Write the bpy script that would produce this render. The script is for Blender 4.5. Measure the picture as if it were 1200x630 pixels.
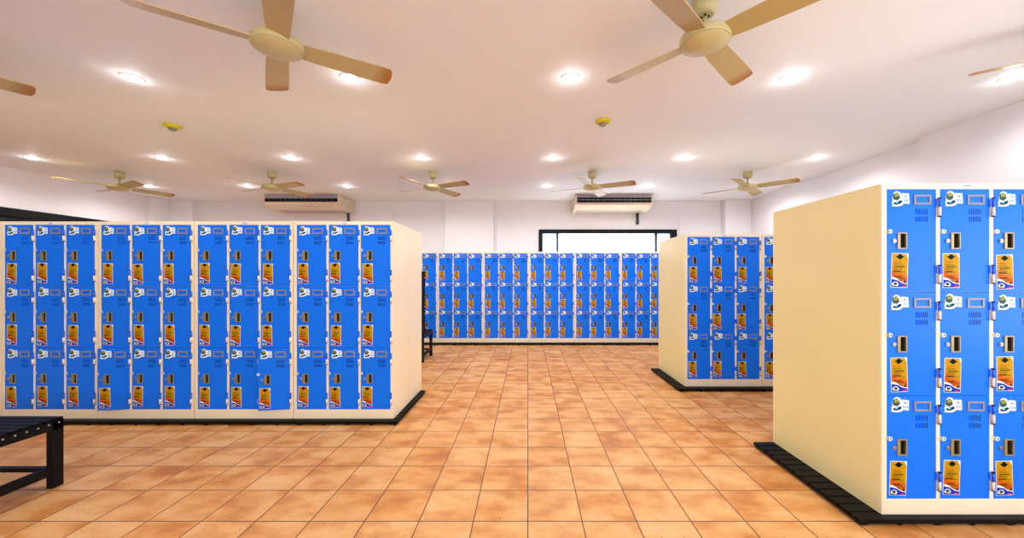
import bpy, bmesh, math, random
from mathutils import Vector, Matrix

random.seed(7)
for o in list(bpy.data.objects): bpy.data.objects.remove(o)
SC = bpy.context.scene
COL = SC.collection
R = math.radians

# ------------------------------------------------------------------ camera
EYE = 1.35; HC = 2.99; F = 437.0; VX, VY = 618.5, 325.0
cam = bpy.data.cameras.new('camera'); co = bpy.data.objects.new('camera', cam); COL.objects.link(co)
co.location = (0, 0, EYE); co.rotation_euler = (R(90), 0, 0)
cam.sensor_width = 36; cam.sensor_fit = 'HORIZONTAL'; cam.lens = F / 1200 * 36
cam.shift_x = -(VX - 600) / 1200; cam.shift_y = (VY - 315) / 1200
cam.clip_start = 0.05; cam.clip_end = 100
SC.camera = co

# ------------------------------------------------------------------ colour management, world, large lights
vs = SC.view_settings
vs.view_transform = 'Standard'; vs.look = 'None'; vs.gamma = 1; vs.use_curve_mapping = False
vs.exposure = 1.27
W = bpy.data.worlds.new('world'); SC.world = W; W.use_nodes = True
bg = W.node_tree.nodes['Background']; bg.inputs[0].default_value = (0.93, 0.97, 1.0, 1); bg.inputs[1].default_value = 3.5

def area(name, loc, rot, sx, sy, e, col):
    l = bpy.data.lights.new(name, 'AREA'); l.shape = 'RECTANGLE'; l.size = sx; l.size_y = sy; l.energy = e; l.color = col
    o = bpy.data.objects.new(name, l); COL.objects.link(o); o.location = loc; o.rotation_euler = rot
    return o
# added cool fill in front of the solid wall behind the camera, tilted upwards
area('fill_behind', (1.2, -2.9, 1.7), (R(130), 0, 0), 9.0, 1.6, 100, (0.88, 0.94, 1.0))
# second added fill, out of view beside the windowless right wall, aimed left and up
area('fill_right', (4.45, -0.2, 1.5), (R(112), 0, R(90)), 3.4, 1.6, 45, (0.88, 0.94, 1.0))
LAMP_W = 15.0
LAMP_COL = (0.97, 0.98, 1.0)

# ------------------------------------------------------------------ materials
def srgb(r, g, b):
    f = lambda c: (c/255/12.92) if c/255 <= 0.04045 else ((c/255+0.055)/1.055)**2.4
    return (f(r), f(g), f(b), 1)
class NT:
    def __init__(s, name):
        s.m = bpy.data.materials.new(name); s.m.use_nodes = True; s.t = s.m.node_tree
        s.n = s.t.nodes; s.b = s.n['Principled BSDF']
    def node(s, typ, **kw):
        n = s.n.new(typ)
        for k, v in kw.items(): setattr(n, k, v)
        return n
    def link(s, a, b): s.t.links.new(a, b)
    def math(s, op, a, b=None, c=None):
        n = s.node('ShaderNodeMath', operation=op)
        for i, v in enumerate((a, b, c)):
            if v is None: continue
            if isinstance(v, (int, float)): n.inputs[i].default_value = v
            else: s.link(v, n.inputs[i])
        return n.outputs[0]
    def mix(s, f, a, b, typ='MIX'):
        n = s.node('ShaderNodeMix', data_type='RGBA', blend_type=typ)
        for i, v in ((0, f), (6, a), (7, b)):
            if isinstance(v, (int, float, tuple)): n.inputs[i].default_value = v
            else: s.link(v, n.inputs[i])
        return n.outputs[2]
    def noise(s, vec, scale, detail=3, rough=0.5):
        n = s.node('ShaderNodeTexNoise'); n.inputs['Scale'].default_value = scale
        n.inputs['Detail'].default_value = detail; n.inputs['Roughness'].default_value = rough
        if vec is not None: s.link(vec, n.inputs['Vector'])
        return n.outputs['Fac']
    def ramp(s, v, pts):
        n = s.node('ShaderNodeValToRGB'); e = n.color_ramp.elements
        while len(e) < len(pts): e.new(0.5)
        for i, (p, c) in enumerate(pts): e[i].position = p; e[i].color = c
        s.link(v, n.inputs[0]); return n.outputs[0]
def mat(name, col, rough=0.5, metal=0.0, spec=0.5, var=0.06, scale=6.0, bump=0.0, bscale=200):
    """paint with a little procedural variation"""
    t = NT(name); tc = t.node('ShaderNodeTexCoord').outputs['Object']
    nz = t.noise(tc, scale, 4)
    dk = tuple(c * (1 - var * 2) for c in col[:3]) + (1,)
    lt = tuple(min(1, c * (1 + var)) for c in col[:3]) + (1,)
    t.link(t.mix(nz, dk, lt), t.b.inputs['Base Color'])
    t.b.inputs['Roughness'].default_value = rough; t.b.inputs['Metallic'].default_value = metal
    t.b.inputs['Specular IOR Level'].default_value = spec
    if bump:
        bn = t.node('ShaderNodeBump'); bn.inputs['Strength'].default_value = bump; bn.inputs['Distance'].default_value = 0.002
        t.link(t.noise(tc, bscale, 2), bn.inputs['Height']); t.link(bn.outputs[0], t.b.inputs['Normal'])
    return t.m
def emis(name, col, s):
    t = NT(name); t.b.inputs['Base Color'].default_value = col
    t.b.inputs['Emission Color'].default_value = col; t.b.inputs['Emission Strength'].default_value = s
    return t.m
M = {}
M['plaster'] = mat('white_wall_paint', srgb(236, 232, 236), 0.75, var=0.015, scale=2, spec=0.2)
M['ceiling'] = mat('ceiling_paint', srgb(238, 241, 246), 0.6, var=0.015, scale=1.2, spec=0.25)
M['cream'] = mat('cream_sheet_metal', srgb(246, 232, 200), 0.4, var=0.02, scale=3)
M['cream_yellow'] = mat('yellowed_cream_sheet_metal', srgb(238, 224, 162), 0.45, var=0.03, scale=2)
M['blue'] = mat('locker_blue_enamel', srgb(14, 116, 248), 0.45, var=0.03, scale=3, spec=0.16)
M['blue_deep'] = mat('hinge_blue_enamel', srgb(14, 104, 240), 0.4, var=0.03)
M['bezel'] = mat('handle_bezel', srgb(156, 144, 104), 0.35, metal=0.3)
M['cup'] = mat('handle_cup', srgb(62, 52, 34), 0.5)
M['frame_grey'] = mat('label_holder_grey', srgb(142, 138, 136), 0.4)
M['chrome'] = mat('dull_chrome', srgb(180, 180, 175), 0.3, metal=0.8)
M['tab'] = mat('pale_tab', srgb(235, 238, 225), 0.4)
M['black'] = mat('black_paint', srgb(7, 7, 8), 0.5, var=0.1, spec=0.2)
M['blackwood'] = mat('black_slats', srgb(9, 9, 10), 0.5, var=0.2, scale=12, bump=0.3, bscale=60, spec=0.12)
M['sticker'] = mat('sticker_white', srgb(232, 244, 250), 0.5, var=0.01, spec=0.06)
M['ink'] = mat('ink_black', srgb(12, 12, 10), 0.5, spec=0.06)
M['inkblue'] = mat('ink_teal', srgb(50, 130, 185), 0.5, spec=0.06)
M['olive'] = mat('print_olive', srgb(150, 165, 85), 0.5, var=0.3, scale=60, spec=0.06)
M['dgreen'] = mat('print_dark_green', srgb(70, 95, 80), 0.5, var=0.3, scale=60, spec=0.06)
M['navy'] = mat('print_navy', srgb(15, 50, 90), 0.5, var=0.3, scale=60, spec=0.06)
M['aqua'] = mat('print_aqua', srgb(110, 200, 225), 0.5, spec=0.06)
M['red'] = mat('print_red', srgb(225, 60, 30), 0.5, spec=0.06)
M['waveblue'] = mat('print_wave_blue', srgb(20, 50, 190), 0.5, spec=0.06)
M['fan'] = mat('fan_cream', srgb(196, 186, 134), 0.4, var=0.03)
M['ac'] = mat('aircon_cream', srgb(222, 204, 180), 0.45, var=0.03)
M['ac_grey'] = mat('aircon_grey', srgb(165, 158, 168), 0.5)
M['dark_pipe'] = mat('dark_grey_pipe', srgb(70, 70, 74), 0.6)
M['yellow'] = mat('detector_yellow', srgb(214, 200, 30), 0.4)
M['grey'] = mat('detector_grey', srgb(140, 135, 110), 0.4)
M['screw'] = mat('screw_steel', srgb(200, 205, 210), 0.3, metal=0.6)
M['lampwhite'] = mat('downlight_trim_white', srgb(240, 238, 232), 0.4)
M['lamp'] = emis('lit_lamp', (1, 0.98, 0.95, 1), 14)

# fan blade: varnish browned towards the tip (grime)
t = NT('fan_blade_cream'); tc = t.node('ShaderNodeTexCoord').outputs['Object']
sx = t.node('ShaderNodeSeparateXYZ'); t.link(tc, sx.inputs[0])
d = t.math('ADD', sx.outputs[0], t.math('MULTIPLY', t.noise(tc, 9, 4), 0.09))
t.link(t.ramp(d, [(0.0, srgb(184, 168, 112)), (0.58, srgb(188, 168, 110)), (0.69, srgb(168, 112, 34))]), t.b.inputs['Base Color'])
t.b.inputs['Roughness'].default_value = 0.4; M['blade'] = t.m

# poster art: yellow at the top through orange to red
t = NT('notice_print'); tc = t.node('ShaderNodeTexCoord').outputs['Object']
sx = t.node('ShaderNodeSeparateXYZ'); t.link(tc, sx.inputs[0])
d = t.math('ADD', t.math('MULTIPLY', sx.outputs[2], 5.0), 0.5)
d = t.math('ADD', d, t.math('MULTIPLY', sx.outputs[0], 2.2))
d = t.math('ADD', d, t.math('MULTIPLY', t.math('SUBTRACT', t.noise(tc, 30, 3), 0.5), 0.25))
t.link(t.ramp(d, [(0.0, srgb(184, 120, 8)), (0.24, srgb(188, 108, 8)), (0.34, srgb(200, 82, 18)), (0.43, srgb(190, 122, 8)), (0.54, srgb(190, 146, 6)), (1, srgb(188, 146, 8))]), t.b.inputs['Base Color'])
t.b.inputs['Roughness'].default_value = 0.5; t.b.inputs['Specular IOR Level'].default_value = 0.06; M['notice'] = t.m

# terracotta floor
TILE = 0.3015
t = NT('terracotta_tiles'); tc = t.node('ShaderNodeTexCoord').outputs['Object']
sx = t.node('ShaderNodeSeparateXYZ'); t.link(tc, sx.inputs[0])
u = t.math('DIVIDE', sx.outputs[0], TILE); v = t.math('DIVIDE', t.math('SUBTRACT', sx.outputs[1], 0.258), TILE)
wn = t.noise(tc, 1.3, 2)
fu, fv = t.math('FRACT', u), t.math('FRACT', v)
iu, iv = t.math('FLOOR', u), t.math('FLOOR', v)
eu = t.math('MINIMUM', fu, t.math('SUBTRACT', 1.0, fu)); ev = t.math('MINIMUM', fv, t.math('SUBTRACT', 1.0, fv))
edge = t.math('MINIMUM', eu, ev)
grout = t.node('ShaderNodeMapRange'); grout.inputs[1].default_value = 0.007; grout.inputs[2].default_value = 0.014
t.link(edge, grout.inputs[0]); g = grout.outputs[0]
cx = t.node('ShaderNodeCombineXYZ'); t.link(iu, cx.inputs[0]); t.link(iv, cx.inputs[1])
wh = t.node('ShaderNodeTexWhiteNoise'); t.link(cx.outputs[0], wh.inputs[0])
off = t.node('ShaderNodeVectorMath', operation='MULTIPLY_ADD'); t.link(wh.outputs['Color'], off.inputs[0]); off.inputs[1].default_value = (9, 9, 9); t.link(tc, off.inputs[2])
st = t.node('ShaderNodeVectorMath', operation='MULTIPLY'); t.link(off.outputs[0], st.inputs[0]); st.inputs[1].default_value = (1.0, 1.5, 1)
cl = t.noise(st.outputs[0], 4.2, 4, 0.5)
base = t.ramp(cl, [(0.30, srgb(174, 98, 24)), (0.42, srgb(204, 134, 56)), (0.55, srgb(224, 166, 98)), (0.70, srgb(230, 182, 122))])
hue = t.mix(wh.outputs['Value'], srgb(200, 128, 60), srgb(228, 178, 122))
base = t.mix(0.30, base, hue)
pit = t.ramp(t.noise(off.outputs[0], 95, 2), [(0.31, (1, 1, 1, 1)), (0.35, (0, 0, 0, 1))])
pm = t.ramp(t.noise(off.outputs[0], 7, 2), [(0.42, (0, 0, 0, 1)), (0.6, (1, 1, 1, 1))])
pf = t.math('MULTIPLY', t.math('MULTIPLY', pit, pm), 0.75)
base = t.mix(pf, base, srgb(112, 62, 22))
base = t.mix(g, srgb(104, 68, 34), base)
t.link(base, t.b.inputs['Base Color'])
rr = t.math('ADD', 0.36, t.math('MULTIPLY', cl, 0.25)); t.link(rr, t.b.inputs['Roughness'])
t.b.inputs['Specular IOR Level'].default_value = 0.35
bn = t.node('ShaderNodeBump'); bn.inputs['Strength'].default_value = 0.5; bn.inputs['Distance'].default_value = 0.003
h = t.math('ADD', t.math('ADD', g, t.math('MULTIPLY', cl, 0.4)), t.math('MULTIPLY', pf, -0.5))
t.link(h, bn.inputs['Height']); t.link(bn.outputs[0], t.b.inputs['Normal']); M['floor'] = t.m

def pane(name, col):
    t = NT(name); tr = t.node('ShaderNodeBsdfTranslucent'); tr.inputs[0].default_value = col
    gl = t.node('ShaderNodeBsdfGlossy'); gl.inputs['Roughness'].default_value = 0.2
    mx = t.node('ShaderNodeMixShader'); mx.inputs[0].default_value = 0.06
    t.link(tr.outputs[0], mx.inputs[1]); t.link(gl.outputs[0], mx.inputs[2])
    t.link(mx.outputs[0], t.n['Material Output'].inputs[0]); return t.m
M['frosted'] = pane('frosted_window_pane', (0.95, 0.97, 1, 1))
M['frosted_blue'] = pane('pale_blue_window_pane', (0.66, 0.80, 0.95, 1))
M['tinted'] = mat('dark_tinted_pane', srgb(36, 42, 50), 0.15, var=0.1)

# ------------------------------------------------------------------ mesh helpers
class MB:
    def __init__(s): s.bm = bmesh.new(); s.mats = []
    def mi(s, m):
        if m not in s.mats: s.mats.append(m)
        return s.mats.index(m)
    def _set(s, faces, m, smooth=False):
        i = s.mi(m)
        for f in faces: f.material_index = i; f.smooth = smooth
    def box(s, x0, x1, y0, y1, z0, z1, m, bev=0.0):
        v = [s.bm.verts.new(p) for p in ((x0,y0,z0),(x1,y0,z0),(x1,y1,z0),(x0,y1,z0),(x0,y0,z1),(x1,y0,z1),(x1,y1,z1),(x0,y1,z1))]
        fs = [s.bm.faces.new([v[i] for i in q]) for q in ((0,3,2,1),(4,5,6,7),(0,1,5,4),(1,2,6,5),(2,3,7,6),(3,0,4,7))]
        s._set(fs, m)
        if bev:
            es = list({e for f in fs for e in f.edges})
            r = bmesh.ops.bevel(s.bm, geom=es, offset=bev, segments=2, affect='EDGES', profile=0.5)
            s._set(r['faces'], m)
        return v
    def prism(s, pts, axis, a, b, m, smooth=False):
        """pts 2-D outline; axis 'x','y','z' extrusion between a and b"""
        def P(p, t): return {'x': (t, p[0], p[1]), 'y': (p[0], t, p[1]), 'z': (p[0], p[1], t)}[axis]
        A = [s.bm.verts.new(P(p, a)) for p in pts]; B = [s.bm.verts.new(P(p, b)) for p in pts]
        fs = [s.bm.faces.new(A), s.bm.faces.new(B[::-1])]
        n = len(pts)
        sd = [s.bm.faces.new((A[i], B[i], B[(i+1) % n], A[(i+1) % n])) for i in range(n)]
        s._set(fs, m); s._set(sd, m, smooth)
    def lathe(s, prof, m, n=32, c=(0, 0), smooth=True):
        """prof: (r,z) list round a vertical axis"""
        rings = []
        for r, z in prof:
            rings.append([s.bm.verts.new((c[0] + r*math.cos(2*math.pi*k/n), c[1] + r*math.sin(2*math.pi*k/n), z)) for k in range(n)])
        fs = []
        for A, B in zip(rings, rings[1:]):
            for k in range(n): fs.append(s.bm.faces.new((A[k], A[(k+1) % n], B[(k+1) % n], B[k])))
        s._set(fs, m, smooth)
        s._set([s.bm.faces.new(rings[0][::-1]), s.bm.faces.new(rings[-1])], m)
    def cyl(s, c, r, a, b, axis, m, n=16):
        pts = [(c[0] + r*math.cos(2*math.pi*k/n), c[1] + r*math.sin(2*math.pi*k/n)) for k in range(n)]
        s.prism(pts, axis, a, b, m, True)
    def flat(s, pts, y, m):
        """thin printed shape facing -Y"""
        s.prism(pts, 'y', y, y + 0.0003, m)
    def mesh(s, name):
        bmesh.ops.recalc_face_normals(s.bm, faces=s.bm.faces)
        me = bpy.data.meshes.new(name); s.bm.to_mesh(me); s.bm.free()
        for m in s.mats: me.materials.append(M[m])
        return me
    def obj(s, name, parent=None, loc=(0, 0, 0)):
        o = bpy.data.objects.new(name, s.mesh(name)); COL.objects.link(o); o.location = loc
        if parent: o.parent = parent
        return o
def put(name, me, parent, loc=(0, 0, 0)):
    o = bpy.data.objects.new(name, me); COL.objects.link(o); o.location = loc; o.parent = parent; return o
def thing(name, label, cat, loc, rz=0, group=None):
    o = bpy.data.objects.new(name, None); COL.objects.link(o); o.empty_display_size = 0.1
    o.location = loc; o.rotation_euler = (0, 0, rz); tag(o, label, cat, group); return o
def tag(o, label, cat, group=None):
    o['label'] = label; o['category'] = cat
    if group: o['group'] = group
def struct(o): o['kind'] = 'structure'; return o
def copy_tree(o, parent=None):
    c = o.copy(); COL.objects.link(c); c.parent = parent
    for ch in list(o.children): copy_tree(ch, c)
    return c

# ------------------------------------------------------------------ room shell
XL, XR, XR2, YB, YF = -7.75, 4.59, 4.72, 8.05, -3.0
b = MB(); b.box(XL-0.2, XR2+0.2, YF-0.2, YB+0.2, -0.1, 0, 'floor'); struct(b.obj('floor'))
b = MB(); b.box(XL-0.2, XR2+0.2, YF-0.2, YB+0.2, HC, HC+0.1, 'ceiling'); struct(b.obj('ceiling'))
# back wall with window opening X 0.23..3.21, z 0.95..2.38
WX0, WX1, WZ0, WZ1 = 0.235, 3.21, 1.0, 2.385
b = MB()
b.box(XL-0.2, WX0, YB, YB+0.2, 0, HC, 'plaster'); b.box(WX1, XR2+0.2, YB, YB+0.2, 0, HC, 'plaster')
b.box(WX0, WX1, YB, YB+0.2, WZ1, HC, 'plaster'); b.box(WX0, WX1, YB, YB+0.2, 0, WZ0, 'plaster')
struct(b.obj('wall_back'))
# left wall with a dark glazed band
LZ0, LZ1, LY0, LY1 = 0.9, 2.39, -1.5, 6.9
b = MB()
b.box(XL-0.2, XL, YF, LY0, 0, HC, 'plaster'); b.box(XL-0.2, XL, LY1, YB, 0, HC, 'plaster')
b.box(XL-0.2, XL, LY0, LY1, LZ1, HC, 'plaster'); b.box(XL-0.2, XL, LY0, LY1, 0, LZ0, 'plaster')
struct(b.obj('wall_left'))
b = MB(); b.box(XR, XR2+0.2, YF, 4.38, 0, HC, 'plaster'); b.box(XR2, XR2+0.2, 4.38, YB, 0, HC, 'plaster'); struct(b.obj('wall_right'))
b = MB(); b.box(XL-0.2, XR2+0.2, YF-0.2, YF, 0, HC, 'plaster'); struct(b.obj('wall_front'))
# columns standing proud of the walls
for i, (x0, x1, y0, y1) in enumerate(((-1.77, -0.735, 7.93, YB), (4.17, XR2, 7.86, YB), (XL, -7.60, 7.57, YB), (-7.60, -7.12, 7.90, YB))):
    b = MB(); b.box(x0, x1, y0, y1, 0, HC, 'plaster', 0.006); struct(b.obj('trim_%d' % (i+1)))
# slim cable covers up the back wall
for i, x in enumerate((-2.93, 3.265)):
    b = MB(); b.box(x-0.012, x+0.012, YB-0.012, YB, 0, HC, 'plaster', 0.003); struct(b.obj('trim_%d' % (i+5)))
# window_1 back wall
w = bpy.data.objects.new('window_1', None); COL.objects.link(w); w.location = (0, YB, 0); struct(w)
b = MB(); FW = 0.085
b.box(WX0, WX0+FW, -0.03, 0.1, WZ0, WZ1, 'black', .004); b.box(WX1-0.13, WX1, -0.03, 0.1, WZ0, WZ1, 'black', .004)
b.box(WX0+FW, WX1-0.13, -0.03, 0.1, WZ1-FW, WZ1, 'black', .004); b.box(WX0+FW, WX1-0.13, -0.03, 0.1, WZ0, WZ0+FW, 'black', .004)
m1, m2 = 0.64, 2.77
for x in (m1, m2): b.box(x-0.018, x+0.018, -0.015, 0.08, WZ0+FW, WZ1-FW, 'black')
b.obj('window_frame', w)
for x0, x1, mm in ((WX0+FW, m1-.018, 'frosted_blue'), (m1+.018, m2-.018, 'frosted'), (m2+.018, WX1-.13, 'frosted_blue')):
    b = MB(); b.box(x0, x1, 0.045, 0.051, WZ0+FW, WZ1-FW, mm); b.obj('window_pane', w)
# window_2 left wall, dark glass
w = bpy.data.objects.new('window_2', None); COL.objects.link(w); w.location = (XL, 0, 0); struct(w)
b = MB()
b.box(-0.1, 0.03, LY0, LY1, LZ1-0.13, LZ1, 'black', .004); b.box(-0.1, 0.03, LY0, LY1, LZ0, LZ0+0.1, 'black', .004)
for k in range(5):
    y = LY0 + (LY1-LY0-0.08)*k/4; b.box(-0.1, 0.03, y, y+0.08, LZ0+0.1, LZ1-0.13, 'black', .004)
b.obj('window_frame', w)
b = MB(); b.box(-0.06, -0.05, LY0, LY1, LZ0, LZ1, 'tinted'); b.obj('window_pane', w)

# ------------------------------------------------------------------ glyphs for the number stickers
GL = {}
def glyph(ch):
    if ch not in GL:
        cu = bpy.data.curves.new('glyph', 'FONT'); cu.body = ch; cu.resolution_u = 2; cu.size = 1.0; cu.offset = 0.02
        o = bpy.data.objects.new('glyph', cu); COL.objects.link(o)
        dg = bpy.context.evaluated_depsgraph_get(); me = o.evaluated_get(dg).to_mesh()
        vs_ = [tuple(q.co) for q in me.vertices]; ps = [tuple(p.vertices) for p in me.polygons]
        x0 = min(q[0] for q in vs_); x1 = max(q[0] for q in vs_)
        GL[ch] = ([(q[0]-x0, q[1]) for q in vs_], ps, x1-x0)
        o.evaluated_get(dg).to_mesh_clear(); bpy.data.objects.remove(o); bpy.data.curves.remove(cu)
    return GL[ch]
def write(mb, text, cx, z, size, y, m):
    gs = [glyph(c) for c in text]; gap = 0.09
    w = sum(g[2] for g in gs) + gap*(len(gs)-1); x = cx - w*size/2
    i = mb.mi(m)
    for vs_, ps, gw in gs:
        vv = [mb.bm.verts.new((x + q[0]*size, y, z + q[1]*size)) for q in vs_]
        for p in ps:
            try: mb.bm.faces.new([vv[k] for k in p]).material_index = i
            except ValueError: pass
        x += (gw + gap)*size

# ------------------------------------------------------------------ locker parts (shared meshes)
UW, UH, UD = 0.916, 1.83, 0.457
POST, DW, DIV = 0.028, 0.272, 0.022
KICK, TOPR = 0.087, 0.031
DH = (UH - KICK - TOPR)/3
HX0, HX1, HV0, HV1 = 0.058, 0.101, 0.244, 0.324      # handle hole, from door left / from door top

def door_mesh():
    # a pan: front sheet with true openings for handle cup and vent slits, turned edges
    w, h = DW-0.003, DH-0.0025
    sl = [(0.157 + k*0.0102, 0.157 + k*0.0102 + 0.0048) for k in range(7)]
    xs = sorted({0, w, HX0, HX1} | {a for s_ in sl for a in s_})
    vs_ = sorted({0, h, HV0, HV1, 0.108, 0.139, 0.151, 0.179})
    bm = bmesh.new()
    g = [[bm.verts.new((x, 0, -v_)) for v_ in vs_] for x in xs]
    for i in range(len(xs)-1):
        for j in range(len(vs_)-1):
            cx, cv = (xs[i]+xs[i+1])/2, (vs_[j]+vs_[j+1])/2
            if HX0 < cx < HX1 and HV0 < cv < HV1: continue
            if any(a < cx < b_ for a, b_ in sl) and (0.108 < cv < 0.139 or 0.151 < cv < 0.179): continue
            bm.faces.new((g[i][j], g[i][j+1], g[i+1][j+1], g[i+1][j]))
    bmesh.ops.recalc_face_normals(bm, faces=bm.faces)
    fr = list(bm.faces)
    r = bmesh.ops.extrude_face_region(bm, geom=fr)
    bmesh.ops.translate(bm, verts=[q for q in r['geom'] if isinstance(q, bmesh.types.BMVert)], vec=(0, 0.0025, 0))
    bmesh.ops.recalc_face_normals(bm, faces=bm.faces)
    # turned edges
    mb = MB(); mb.bm.free(); mb.bm = bm; mb.mi('blue')
    for f in bm.faces: f.material_index = 0
    mb.box(0, 0.002, 0.0025, 0.018, -h, 0, 'blue'); mb.box(w-0.002, w, 0.0025, 0.018, -h, 0, 'blue')
    mb.box(0.002, w-0.002, 0.0025, 0.018, -0.002, 0, 'blue'); mb.box(0.002, w-0.002, 0.0025, 0.018, -h, -h+0.002, 'blue')
    bmesh.ops.translate(bm, verts=bm.verts, vec=(-w, 0, 0))       # origin on the hinge edge, at the top
    return mb.mesh('locker_door')
OX = -(DW-0.003)          # door-local x of the door's left edge
def handle_mesh():
    b = MB(); x0, x1, z0, z1 = OX+0.053, OX+0.106, -0.330, -0.239
    t = 0.0065
    b.box(x0, x0+t, -0.006, 0.002, z0, z1, 'bezel', .0015); b.box(x1-t, x1, -0.006, 0.002, z0, z1, 'bezel', .0015)
    b.box(x0+t, x1-t, -0.006, 0.002, z1-t, z1, 'bezel', .001); b.box(x0+t, x1-t, -0.006, 0.002, z0, z0+t, 'bezel', .001)
    # recessed cup: left part a sloping plate, right part a deep pocket
    b.box(x0+t, x0+t+0.014, -0.001, 0.0035, z0+t, z1-t, 'bezel')
    b.box(x0+t+0.014, x1-t, 0.024, 0.026, z0+t, z1-t, 'cup')
    b.box(x0+t+0.012, x0+t+0.014, 0.0035, 0.026, z0+t, z1-t, 'cup'); b.box(x1-t-0.002, x1-t, 0.002, 0.026, z0+t, z1-t, 'cup')
    b.box(x0+t+0.012, x1-t, 0.002, 0.026, z0+t-0.002, z0+t, 'cup'); b.box(x0+t+0.012, x1-t, 0.002, 0.026, z1-t, z1-t+0.002, 'cup')
    return b.mesh('handle')
def label_mesh():
    b = MB(); x0, x1, z0, z1 = OX+0.145, OX+0.239, -0.085, -0.030; t = 0.011
    b.box(x0, x0+t, -0.005, 0, z0, z1, 'frame_grey', .002); b.box(x1-t, x1, -0.005, 0, z0, z1, 'frame_grey', .002)
    b.box(x0+t, x1-t, -0.005, 0, z1-t, z1, 'frame_grey', .002); b.box(x0+t, x1-t, -0.005, 0, z0, z0+t, 'frame_grey', .002)
    return b.mesh('label_holder')
def lock_mesh():
    b = MB(); c = (OX+0.036, -0.286)
    b.cyl(c, 0.0105, -0.006, 0, 'y', 'chrome', 20); b.cyl(c, 0.007, -0.009, -0.006, 'y', 'chrome', 16)
    b.box(c[0]-0.0012, c[0]+0.0012, -0.0096, -0.0088, c[1]-0.005, c[1]+0.005, 'ink')
    return b.mesh('key_lock')
def hasp_mesh():
    b = MB(); x0 = OX-0.004; zc = -0.234
    pts = [(x0, zc-0.011), (x0+0.016, zc-0.011), (x0+0.024, zc-0.005), (x0+0.024, zc+0.005), (x0+0.016, zc+0.011), (x0, zc+0.011)]
    b.prism(pts, 'y', -0.010, -0.006, 'tab'); b.box(x0, x0+0.004, -0.010, 0.002, zc-0.011, zc+0.011, 'tab')
    b.cyl((x0+0.015, zc), 0.0042, -0.0106, -0.0098, 'y', 'ink', 14)
    return b.mesh('padlock_tab')
def hinge_mesh():
    b = MB(); c = (0.0095, -0.010); r = 0.0068
    def ring(z0, z1, m, rr=r): b.cyl(c, rr, z0, z1, 'z', m, 16)
    ring(0.048, 0.053, 'ink', 0.0078); ring(0.003, 0.048, 'blue_deep'); ring(-0.002, 0.003, 'chrome')
    ring(-0.048, -0.002, 'cream'); ring(-0.053, -0.048, 'ink', 0.0078)
    b.box(-0.006, 0.004, -0.003, -0.0004, 0.004, 0.047, 'blue_deep'); b.box(0.006, 0.016, -0.008, -0.0004, -0.047, -0.003, 'cream')
    return b.mesh('hinge')
def blob(cx, cz, rx, rz, n=14, j=0.16, seed=0):
    rd = random.Random(seed)
    return [(cx + rx*(1+rd.uniform(-j, j))*math.cos(2*math.pi*k/n), cz + rz*(1+rd.uniform(-j, j))*math.sin(2*math.pi*k/n)) for k in range(n)]
def number_mesh(num):
    b = MB()
    out = [(-.050,-.040),(-.012,-.042),(.010,-.036),(.014,-.028),(.048,-.030),(.047,.026),(.022,.028),(.014,.031),(.004,.025),(-.002,.036),(-.020,.043),(-.036,.034),(-.044,.014),(-.043,-.008),(-.049,-.018),(-.044,-.033)]
    b.prism(out, 'y', -0.0010, -0.0001, 'sticker')
    b.flat(blob(-.022, .012, .020, .022, seed=3), -.0013, 'dgreen'); b.flat(blob(-.021, .020, .014, .010, seed=5), -.0016, 'olive')
    b.flat([(-.040,-.020),(-.028,-.016),(-.008,-.012),(.006,-.008),(.008,-.020),(-.004,-.028),(-.024,-.033),(-.038,-.029)], -.0013, 'navy')
    b.flat(blob(-.022, -.018, .010, .006, seed=8), -.0016, 'aqua')
    write(b, 'M', .028, .006, .017, -.0012, 'inkblue'); write(b, str(num), .028, -.019, .021, -.0012, 'inkblue')
    return b.mesh('number_sticker')
def notice_mesh():
    b = MB(); b.box(-.0465, .0455, -.0010, 0, -.0945, .0955, 'sticker')
    b.box(-.044, .043, -.0014, -.001, -.092, .093, 'notice')
    b.flat([(.030,.093),(.043,.093),(.043,.070)], -.0018, 'sticker')
    b.flat([(-.026,.077),(-.014,.080),(-.008,.088),(0,.092),(.006,.088),(.014,.080),(.025,.078),(.012,.070),(.008,.064),(-.002,.061),(-.010,.065),(-.014,.070)], -.0018, 'ink')
    rd = random.Random(4)
    for k, z in enumerate((.050,.038,.030,.023,.014,.006,-.002,-.008,-.024,-.031,-.038,-.045,-.052)):
        x0 = -.036 + rd.uniform(0, .008); x1 = rd.uniform(.005, .034); th = .0022 if k % 3 else .0045
        b.box(x0, x1, -.0017, -.0014, z-th/1, z, 'red' if k in (0, 8) else 'ink')
    b.flat([(-.044,-.040),(-.030,-.038),(-.010,-.048),(.010,-.064),(.043,-.072),(.043,-.076),(.012,-.069),(-.008,-.055),(-.044,-.048)], -.0019, 'sticker')
    b.flat([(-.044,-.046),(-.024,-.047),(-.006,-.055),(.012,-.068),(.043,-.074),(.043,-.092),(-.044,-.092)], -.0017, 'waveblue')
    b.flat(blob(-.022, -.076, .017, .014, seed=2), -.0021, 'sticker'); b.flat(blob(-.022, -.074, .011, .008, seed=6), -.0024, 'dgreen')
    b.flat([(-.040,-.086),(-.030,-.084),(-.012,-.086),(-.002,-.092),(-.040,-.092)], -.0021, 'ink')
    b.flat(blob(.026, -.087, .013, .0045, seed=9), -.0021, 'red')
    b.flat(blob(.030, -.062, .005, .009, seed=11), -.0021, 'navy')
    return b.mesh('notice_sticker')
DOOR, HANDLE, LABEL, LOCK, HASP, HINGE, NOTICE = door_mesh(), handle_mesh(), label_mesh(), lock_mesh(), hasp_mesh(), hinge_mesh(), notice_mesh()

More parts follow.
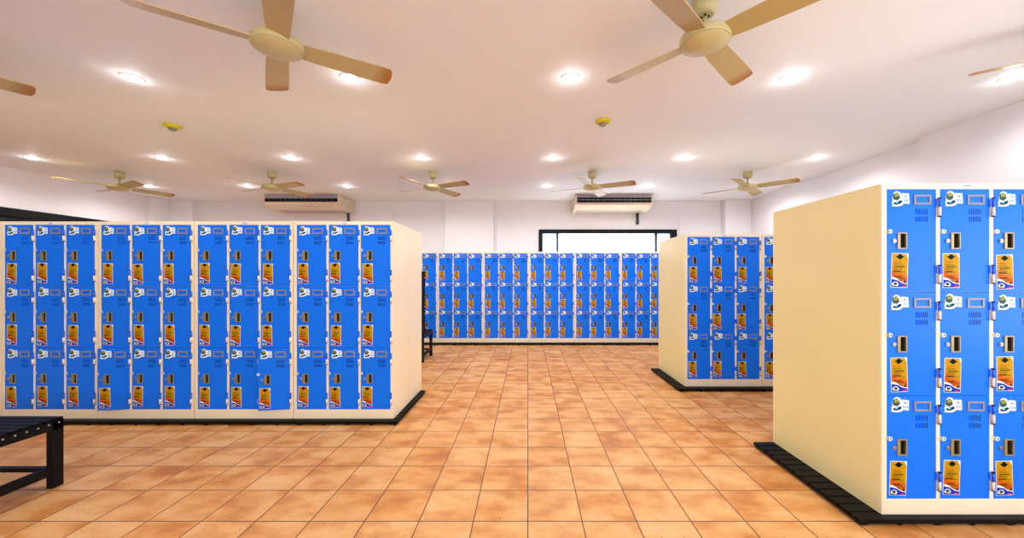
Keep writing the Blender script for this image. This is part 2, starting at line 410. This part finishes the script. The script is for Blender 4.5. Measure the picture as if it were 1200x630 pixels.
def body_mesh(side):
    b = MB(); w, d, h = UW, UD, UH; x0 = -w/2; y0 = -d/2; T = 0.0012
    b.box(x0, x0+POST, y0, y0+0.014, 0.0, h, 'cream', 0.0015); b.box(x0+w-POST, x0+w, y0, y0+0.014, 0.0, h, 'cream', 0.0015)
    b.box(x0+POST, x0+w-POST, y0, y0+0.014, h-TOPR, h, 'cream', 0.0012); b.box(x0+POST, x0+w-POST, y0, y0+0.014, 0, KICK, 'cream', 0.0012)
    for k in range(2):
        x = x0+POST+DW*(k+1)+DIV*k; b.box(x, x+DIV, y0+0.0005, y0+0.014, KICK, h-TOPR, 'cream', 0.001)
        b.box(x+0.010, x+0.012, y0+0.014, y0+d-0.002, KICK, h-TOPR, 'cream')
    for sx_ in (x0, x0+w-T): b.box(sx_, sx_+T, y0+0.014, y0+d, 0, h, side)
    b.box(x0+T, x0+w-T, y0+d-T, y0+d, 0, h, side)
    b.box(x0+T, x0+w-T, y0+0.014, y0+d-T, h-T, h, 'cream'); b.box(x0+T, x0+w-T, y0+0.014, y0+d-T, KICK-T, KICK, 'cream')
    for k in (1, 2):
        z = KICK+DH*k; b.box(x0+T, x0+w-T, y0+0.021, y0+d-T, z-0.001, z+0.001, 'cream')
    return b.mesh('body')
BODY = {s: body_mesh(s) for s in ('cream', 'cream_yellow')}
def plate_mesh():
    b = MB(); b.box(-.034, .034, -.0012, 0, -.010, .010, 'sticker')
    rd = random.Random(1); x = -.018
    while x < .018:
        ww = rd.uniform(.003, .005); b.box(x, x+ww, -.0016, -.0012, .001, rd.choice((.005, .006)), 'ink'); x += ww + .0012
    x = -.026
    while x < .026:
        ww = rd.uniform(.002, .004); b.box(x, x+ww, -.0016, -.0012, -.006, -.0042, 'ink'); x += ww + .0012
    return b.mesh('maker_plate')
PLATE = plate_mesh()

counter = [301]
def locker(label, x0, yfront, zb, width=UW, flip=False, side='cream', nums=None, ajar=(), bare=(), group=None, facing_up=0, tilt=0.012):
    """x0: left edge, yfront: world Y of the face towards the camera"""
    r = thing('locker_cabinet', label, 'locker', (x0+width/2, yfront+UD/2, zb), math.pi if flip else 0, group)
    r.scale = (width/UW, 1, 1)
    put('body', BODY[side], r)
    pl = put('maker_plate', PLATE, r, (0.008, -UD/2-0.0003, UH-TOPR/2-0.001))
    for c in range(3):
        for k in range(3):
            hx = -UW/2+POST+DW*(c+1)+DIV*c-0.0015
            o = put('locker_door', DOOR, r, (hx, -UD/2-0.0002, UH-TOPR-DH*k-0.0012))
            if (c, k) in ajar: o.rotation_euler[2] = R(ajar[(c, k)]); o.location[1] -= 0.001
            put('handle', HANDLE, o); put('label_holder', LABEL, o); put('key_lock', LOCK, o); put('padlock_tab', HASP, o)
            for z in (-0.101, -0.470): put('hinge', HINGE, o, (0, 0, z))
            n = nums[k*3+c] if nums else counter[0]
            if not nums: counter[0] += 1
            s_ = put('number_sticker', number_mesh(n), o, (OX+0.072+random.uniform(-.004, .004), -0.0003, -0.052+random.uniform(-.003, .003)))
            s_.rotation_euler[1] = R(random.uniform(-3, 3))
            if (c, k) not in bare:
                s_ = put('notice_sticker', NOTICE, o, (OX+0.062+random.uniform(-.005, .006), -0.0003, -0.452+random.uniform(-.006, .006)))
                s_.rotation_euler[1] = R(random.uniform(-2.2, 2.2))
    return r

# ------------------------------------------------------------------ duckboards
ZB = 0.040
def duckboard(label, x0, x1, y0, y1):
    r = thing('duckboard', label, 'duckboard', ((x0+x1)/2, (y0+y1)/2, 0), 0, 'duckboards under the lockers')
    w, d = (x1-x0)/2, (y1-y0)/2
    n = max(3, round((y1-y0)/0.072)); p = (y1-y0)/n
    b = MB()
    for k in range(n): b.box(-w, w, -d+k*p, -d+(k+1)*p-0.010, 0.016, ZB, 'blackwood', 0.002)
    b.obj('slats', r)
    m = max(2, round((x1-x0)/0.45))
    for k in range(m+1):
        xx = -w+0.03+(2*w-0.06)*k/m
        b = MB(); b.box(xx-0.02, xx+0.02, -d+0.004, d-0.004, 0.008, 0.016, 'blackwood'); ru = b.obj('runner', r)
    b = MB()
    nn = max(2, round((y1-y0)/0.24))
    for k in range(m*2+1):
        xx = -w+0.03+(2*w-0.06)*k/(m*2)
        for j in range(nn+1): b.lathe([(0.010, 0), (0.012, 0.009)], 'blackwood', 10, (xx, -d+0.02+(2*d-0.04)*j/nn))
    b.obj('feet', r)
duckboard('black slatted duckboard under the long left locker row', -6.0, -1.19, 3.40, 4.345)
duckboard('black slatted duckboard sticking out under the big nearest locker at right', 1.80, 3.86, 2.02, 2.985)
duckboard('black slatted duckboard under the lockers in the middle of the right side', 1.78, 3.80, 4.40, 5.40)
duckboard('thin black duckboard under the far locker row by the back window', -2.80, 2.90, 7.43, 7.98)

# ------------------------------------------------------------------ lockers
# left row, front faces at Y 3.466 ; edges measured in the photo
YL = 3.462; G_L = 'blue lockers of the left row'
lw = [(-2.173, 0.926, 'nine-door blue locker cabinet at the right end of the left row'),
      (-3.092, 0.912, 'nine-door blue locker cabinet second from right in the left row, bottom right door ajar'),
      (-3.987, 0.888, 'nine-door blue locker cabinet third from right in the left row, bottom left door ajar'),
      (-4.882, 0.888, 'nine-door blue locker cabinet at the far left, above the black bench'),
      (-5.795, 0.905, 'locker cabinet cut off by the left edge of the photo')]
aj = {1: {(2, 2): 9}, 2: {(0, 2): 7}}
for i, (x, w, lb) in enumerate(lw):
    locker(lb, x, YL, ZB, w, ajar=aj.get(i, {}), group=G_L)
locker('locker cabinet back to back behind the end of the left row, its cream side showing', -2.173, YL+UD+0.004, ZB, 0.926, flip=True, group='cabinets standing back to back behind the others')
# near right
YN = 2.063; G_R = 'big blue lockers nearest the camera at right'
locker('largest nearest blue locker cabinet with broad yellowed cream side, at right', 1.958, YN, ZB, 0.920, side='cream_yellow',
       nums=[188, 189, 190, 201, 202, 203, 204, 205, 206], group=G_R)
locker('blue locker cabinet just past the right edge, beside the nearest one', 2.882, YN, ZB, 0.916, side='cream_yellow', group=G_R)
locker('cabinet back to back behind the largest nearest locker, far half of its yellowed side', 1.958, YN+UD, ZB, 0.920, flip=True, side='cream_yellow', group='cabinets standing back to back behind the others')
# middle right
YM = 4.49; G_M = 'blue lockers in the middle of the right side'
locker('blue locker cabinet with cream side in the middle distance at right', 1.895, YM, ZB, 0.922, side='cream_yellow', group=G_M)
locker('blue locker cabinet half hidden behind the yellowed side of the nearest locker', 2.822, YM, ZB, 0.922, side='cream_yellow', group=G_M)
locker('cabinet back to back behind the middle-distance right locker, only its side showing', 1.895, YM+UD, ZB, 0.922, flip=True, side='cream_yellow', group='cabinets standing back to back behind the others')
# far row
YR = 7.53; G_F = 'blue lockers of the far row'
ordn = ['leftmost blue locker of the far row, behind the tall-backed bench', 'second blue locker from the left in the far row, one top door without a notice',
        'third blue locker from the left in the far row', 'fourth blue locker from left in the far row, below the left window corner',
        'fifth blue locker from the left in the far row, below the middle of the window', 'rightmost blue locker in the far row, beside the cream side of the nearer locker']
for i in range(6):
    locker(ordn[i], -2.745+i*0.9235, YR, ZB, 0.919, bare={(2, 0)} if i == 1 else (), group=G_F)

# ------------------------------------------------------------------ benches
def bench(name, label, x0, x1, y0, y1, h, back=0, leg=(0.04, 0.06)):
    r = thing(name, label, 'bench', ((x0+x1)/2, (y0+y1)/2, 0))
    w, d = (x1-x0)/2, (y1-y0)/2
    n = round((y1-y0)/0.051); p = (y1-y0)/n
    b = MB()
    for k in range(n): b.box(-w-0.004, w+0.004, -d+k*p+0.004, -d+(k+1)*p-0.006, h-0.018, h, 'blackwood', 0.002)
    b.obj('seat', r)
    b = MB()
    for s in (-1, 1): b.box(s*w-0.036 if s > 0 else -w, w if s > 0 else -w+0.036, -d, d, h-0.075, h-0.018, 'black', 0.002)
    for s in (-1, 1): b.box(-w+0.036, w-0.036, s*(d-0.02)-0.018, s*(d-0.02)+0.018, h-0.075, h-0.02, 'black', 0.002)
    b.box(-0.02, 0.02, -d+0.04, d-0.04, h-0.075, h-0.018, 'black')
    fr = b.obj('seat_frame', r)
    b = MB()
    for k in range(n):
        for s in (-1, 1): b.cyl((-d+(k+0.5)*p, h-0.032), 0.005, s*w, s*(w+0.002), 'x', 'screw', 10)
    b.obj('screws', fr)
    for sx_ in (-1, 1):
        for sy in (-1, 1):
            xx = w-leg[0] if sx_ > 0 else -w; yy = d-leg[1] if sy > 0 else -d
            top = h-0.018 if not (back and sy < 0) else back
            b = MB(); b.box(xx, xx+leg[0], yy, yy+leg[1], 0, top, 'black', 0.003); b.obj('leg', r)
        xx = w-leg[0]+0.004 if sx_ > 0 else -w+0.004
        b = MB(); b.box(xx, xx+0.032, -d+leg[1], d-leg[1], 0.085, 0.14, 'black', 0.002); b.obj('stretcher', r)
    b = MB(); b.box(-w+leg[0], w-leg[0], d-0.05, d-0.015, 0.10, 0.125, 'black', 0.002); b.obj('stretcher', r)
    if back:
        b = MB(); m = round((back-h-0.03)/0.051)
        for k in range(m): b.box(-w-0.012, w+0.012, -d+leg[1], -d+leg[1]+0.016, h+0.03+k*0.051, h+0.03+k*0.051+0.040, 'blackwood', 0.002)
        b.obj('backrest', r)
    return r
bench('slatted_bench', 'low black slatted bench in the near left corner, in front of the left locker row', -4.55, -3.035, 1.87, 2.44, 0.447)
bench('high_back_bench', 'black bench with tall slatted back, behind the end of the left locker row', -3.30, -1.655, 5.90, 6.48, 0.455, back=1.45)

# ------------------------------------------------------------------ ceiling fans
def blade_mesh():
    b = MB(); L0, L1 = 0.11, 0.665
    pts = [(L0, -0.055), (0.20, -0.064), (0.45, -0.072), (0.60, -0.074)]
    tip = [(0.645, -0.070), (0.658, -0.050), (0.664, 0.0), (0.658, 0.050), (0.645, 0.070)]
    pts = pts + tip + [(0.60, 0.074), (0.45, 0.072), (0.20, 0.064), (L0, 0.055)]
    b.prism(pts, 'z', -0.003, 0.003, 'blade')
    me = b.mesh('blade'); return me
BLADE = blade_mesh()
def fan_proto():
    r = thing('ceiling_fan', '', 'ceiling fan', (0, 0, HC))
    b = MB(); b.lathe([(0.045, -0.10), (0.062, -0.085), (0.066, -0.05), (0.066, 0)], 'fan'); b.obj('canopy', r)
    b = MB(); b.cyl((0, 0), 0.013, -0.20, -0.095, 'z', 'fan', 16); b.lathe([(0.030, -0.212), (0.034, -0.195), (0.026, -0.178), (0.016, -0.17)], 'fan'); 
    for k in range(4):
        a = k*math.pi/2+0.5; b.box(0.02*math.cos(a)-0.004, 0.02*math.cos(a)+0.004, 0.02*math.sin(a)-0.004, 0.02*math.sin(a)+0.004, -0.106, -0.099, 'ink')
    b.obj('downrod', r)
    b = MB(); b.lathe([(0.135, -0.262), (0.140, -0.255), (0.140, -0.225), (0.132, -0.214), (0.08, -0.208), (0.03, -0.206)], 'fan', 48); b.obj('motor_housing', r)
    b = MB(); b.lathe([(0.02, -0.298), (0.06, -0.292), (0.10, -0.280), (0.125, -0.266), (0.131, -0.262)], 'fan', 48); b.obj('bottom_cover', r)
    for k in range(4):
        o = put('blade', BLADE, r, (0, 0, -0.238)); o.rotation_euler = (R(-15), 0, k*math.pi/2)
    return r
fp = fan_proto()
fans = [(-1.51, 2.25, 34, 'near ceiling fan in front of the left side, all four blades seen'),
        (1.045, 2.20, 43, 'near ceiling fan right of centre with canopy showing at the top edge'),
        (-4.06, 2.25, 60, 'ceiling fan of which only a blade tip shows at the left edge'),
        (3.60, 2.20, 55, 'ceiling fan of which only a blade tip shows at the right edge'),
        (-6.35, 5.80, -25, 'far ceiling fan nearest the left wall'),
        (-3.98, 5.80, -22, 'far ceiling fan in front of the left air conditioner'),
        (-1.48, 5.80, -26, 'far ceiling fan in the middle of the back row of fans'),
        (1.00, 5.80, -26, 'far ceiling fan in front of the right air conditioner'),
        (3.42, 5.80, -43, 'far ceiling fan nearest the right wall')]
for i, (x, y, a, lb) in enumerate(fans):
    f = fp if i == 0 else copy_tree(fp)
    f.location = (x, y, HC); f.rotation_euler[2] = R(a); tag(f, lb, 'ceiling fan', 'ceiling fans')

# ------------------------------------------------------------------ recessed downlights
b = MB(); b.lathe([(0.062, -0.004), (0.070, -0.006), (0.078, -0.003), (0.079, 0.0)], 'lampwhite', 32); TRIM = b.mesh('trim_ring')
b = MB(); b.lathe([(0.03, -0.016), (0.048, -0.012), (0.058, -0.0065), (0.060, -0.002)], 'lamp', 32); BULB = b.mesh('lamp_lens')
ord7 = ['first', 'second', 'third', 'fourth', 'fifth', 'sixth', 'seventh']
XS = (-6.80, -5.02, -3.25, -1.46, 0.35, 2.15, 3.97)
rows = [(-1.1, 'behind', range(7)), (0.75, 'overhead', range(5)), (3.06, 'nearest', range(7)), (5.12, 'middle', range(7)), (6.70, 'farthest', range(7))]
for y, rn, idx in rows:
    for i in idx:
        if rn == 'nearest' and i < 2: lb = 'recessed ceiling light over the left rows, outside the left edge of the photo'
        elif rn in ('behind', 'overhead'): lb = 'recessed round ceiling light above or behind the camera'
        else:
            n = i-2 if rn == 'nearest' else i
            lb = '%s recessed round ceiling light from the left in the %s row of lights' % (ord7[n], rn)
        r = thing('downlight', lb, 'ceiling light', (XS[i], y, HC), 0, 'recessed ceiling lights')
        put('trim_ring', TRIM, r); put('lamp_lens', BULB, r)
        l = bpy.data.lights.new('lamp_beam', 'SPOT'); l.spot_size = R(168); l.spot_blend = 0.5; l.energy = LAMP_W*{'behind': 0.4, 'overhead': 0.55, 'nearest': 1.0, 'middle': 1.1, 'farthest': 1.35}[rn]; l.color = LAMP_COL; l.shadow_soft_size = 0.05
        lo = bpy.data.objects.new('lamp_beam', l); COL.objects.link(lo); lo.location = (0, 0, -0.03); lo.parent = r
        l = bpy.data.lights.new('lamp_glow', 'POINT'); l.energy = 0.3; l.color = LAMP_COL; l.shadow_soft_size = 0.03
        lo = bpy.data.objects.new('lamp_glow', l); COL.objects.link(lo); lo.location = (0, 0, -0.07); lo.parent = r

# ------------------------------------------------------------------ smoke detectors
for x, y, lb in ((-3.83, 4.02, 'small yellow smoke detector on the ceiling at left'), (0.785, 3.90, 'small yellow smoke detector on the ceiling right of centre')):
    r = thing('smoke_detector', lb, 'smoke detector', (x, y, HC), 0, 'yellow smoke detectors')
    b = MB(); b.lathe([(0.052, -0.034), (0.075, -0.022), (0.080, -0.010), (0.080, 0)], 'yellow', 28); b.obj('base', r)
    b = MB(); b.lathe([(0.012, -0.060), (0.028, -0.056), (0.040, -0.042), (0.046, -0.033)], 'grey', 24); b.obj('sensor_head', r)

# ------------------------------------------------------------------ air conditioners
def aircon(label, x0, x1, rows_, pipe_x, pipe_label):
    r = thing('air_conditioner', label, 'air conditioner', ((x0+x1)/2, YB-0.02, HC-0.26), 0, 'ceiling-hung air conditioners')
    w = (x1-x0)/2; T = 0.255
    # profile in (y, z) from the wall forward
    prof = [(0, 0), (-0.40, 0.0), (-0.54, 0.020), (-0.64, 0.060), (-0.675, 0.105), (-0.668, T), (0, T)]
    b = MB(); b.prism(prof, 'x', -w+0.03, w-0.03, 'ac'); b.obj('casing', r)
    for s in (-1, 1):
        b = MB(); pp = [(y*1.008+0.002, z*1.01-0.002 if z < .2 else z) for y, z in prof]
        b.prism(pp, 'x', s*w, s*(w-0.03), 'ac'); b.obj('end_cap', r)
    b = MB(); b.box(-w+0.03, w-0.03, -0.676, -0.66, 0.200 if rows_ == 2 else 0.184, T-0.001, 'ac_grey', 0.002); b.obj('top_panel', r)
    b = MB()
    z1 = 0.196 if rows_ == 2 else 0.180; z0 = 0.098 if rows_ == 2 else 0.112
    b.box(-w+0.035, w-0.035, -0.682, -0.665, z0, z1, 'black'); g = b.obj('air_outlet', r)
    b = MB()
    if rows_ == 2: b.box(-w+0.035, w-0.035, -0.690, -0.68, 0.148, 0.156, 'ac_grey')
    for k in range(1, 14):
        x = -w+0.035+(2*w-0.07)*k/14; b.box(x-0.001, x+0.001, -0.684, -0.682, z0+0.004, z1-0.004, 'ac_grey')
    b.obj('louvre', g)
    b = MB(); b.box(w-0.42, w-0.16, -0.30-0.3, -0.29-0.3, 0.05, 0.06, 'ac_grey')
    b.box(-0.02, 0.02, -0.668, -0.660, 0.098, 0.108, 'ac_grey'); b.obj('maker_badge', r)
    b = MB()
    for k in range(24):
        x = -w+0.10+k*(2*w-0.2)/23; b.box(x-0.014, x+0.014, -0.38, -0.08, -0.003, 0.001, 'ac_grey')
    b.obj('intake_grille', r)
    p = thing('drain_pipe', pipe_label, 'pipe', (pipe_x, YB-0.03, HC-0.26-0.24))
    b = MB(); b.cyl((0, 0), 0.028, 0, 0.24, 'z', 'dark_pipe', 16); b.obj('pipe_sleeve', p)
    b = MB(); b.box(-0.034, 0.034, -0.012, 0.03, 0.05, 0.07, 'dark_pipe'); b.obj('pipe_clip', p)
aircon('cream ceiling-hung air conditioner with one black outlet slot, above the left locker row', -5.22, -3.72, 1, -3.86, 'short dark pipe below the left air conditioner')
aircon('cream ceiling-hung air conditioner with two black outlet slots, above the back window', 0.94, 2.47, 2, 2.36, 'short dark pipe below the right air conditioner, above the window')
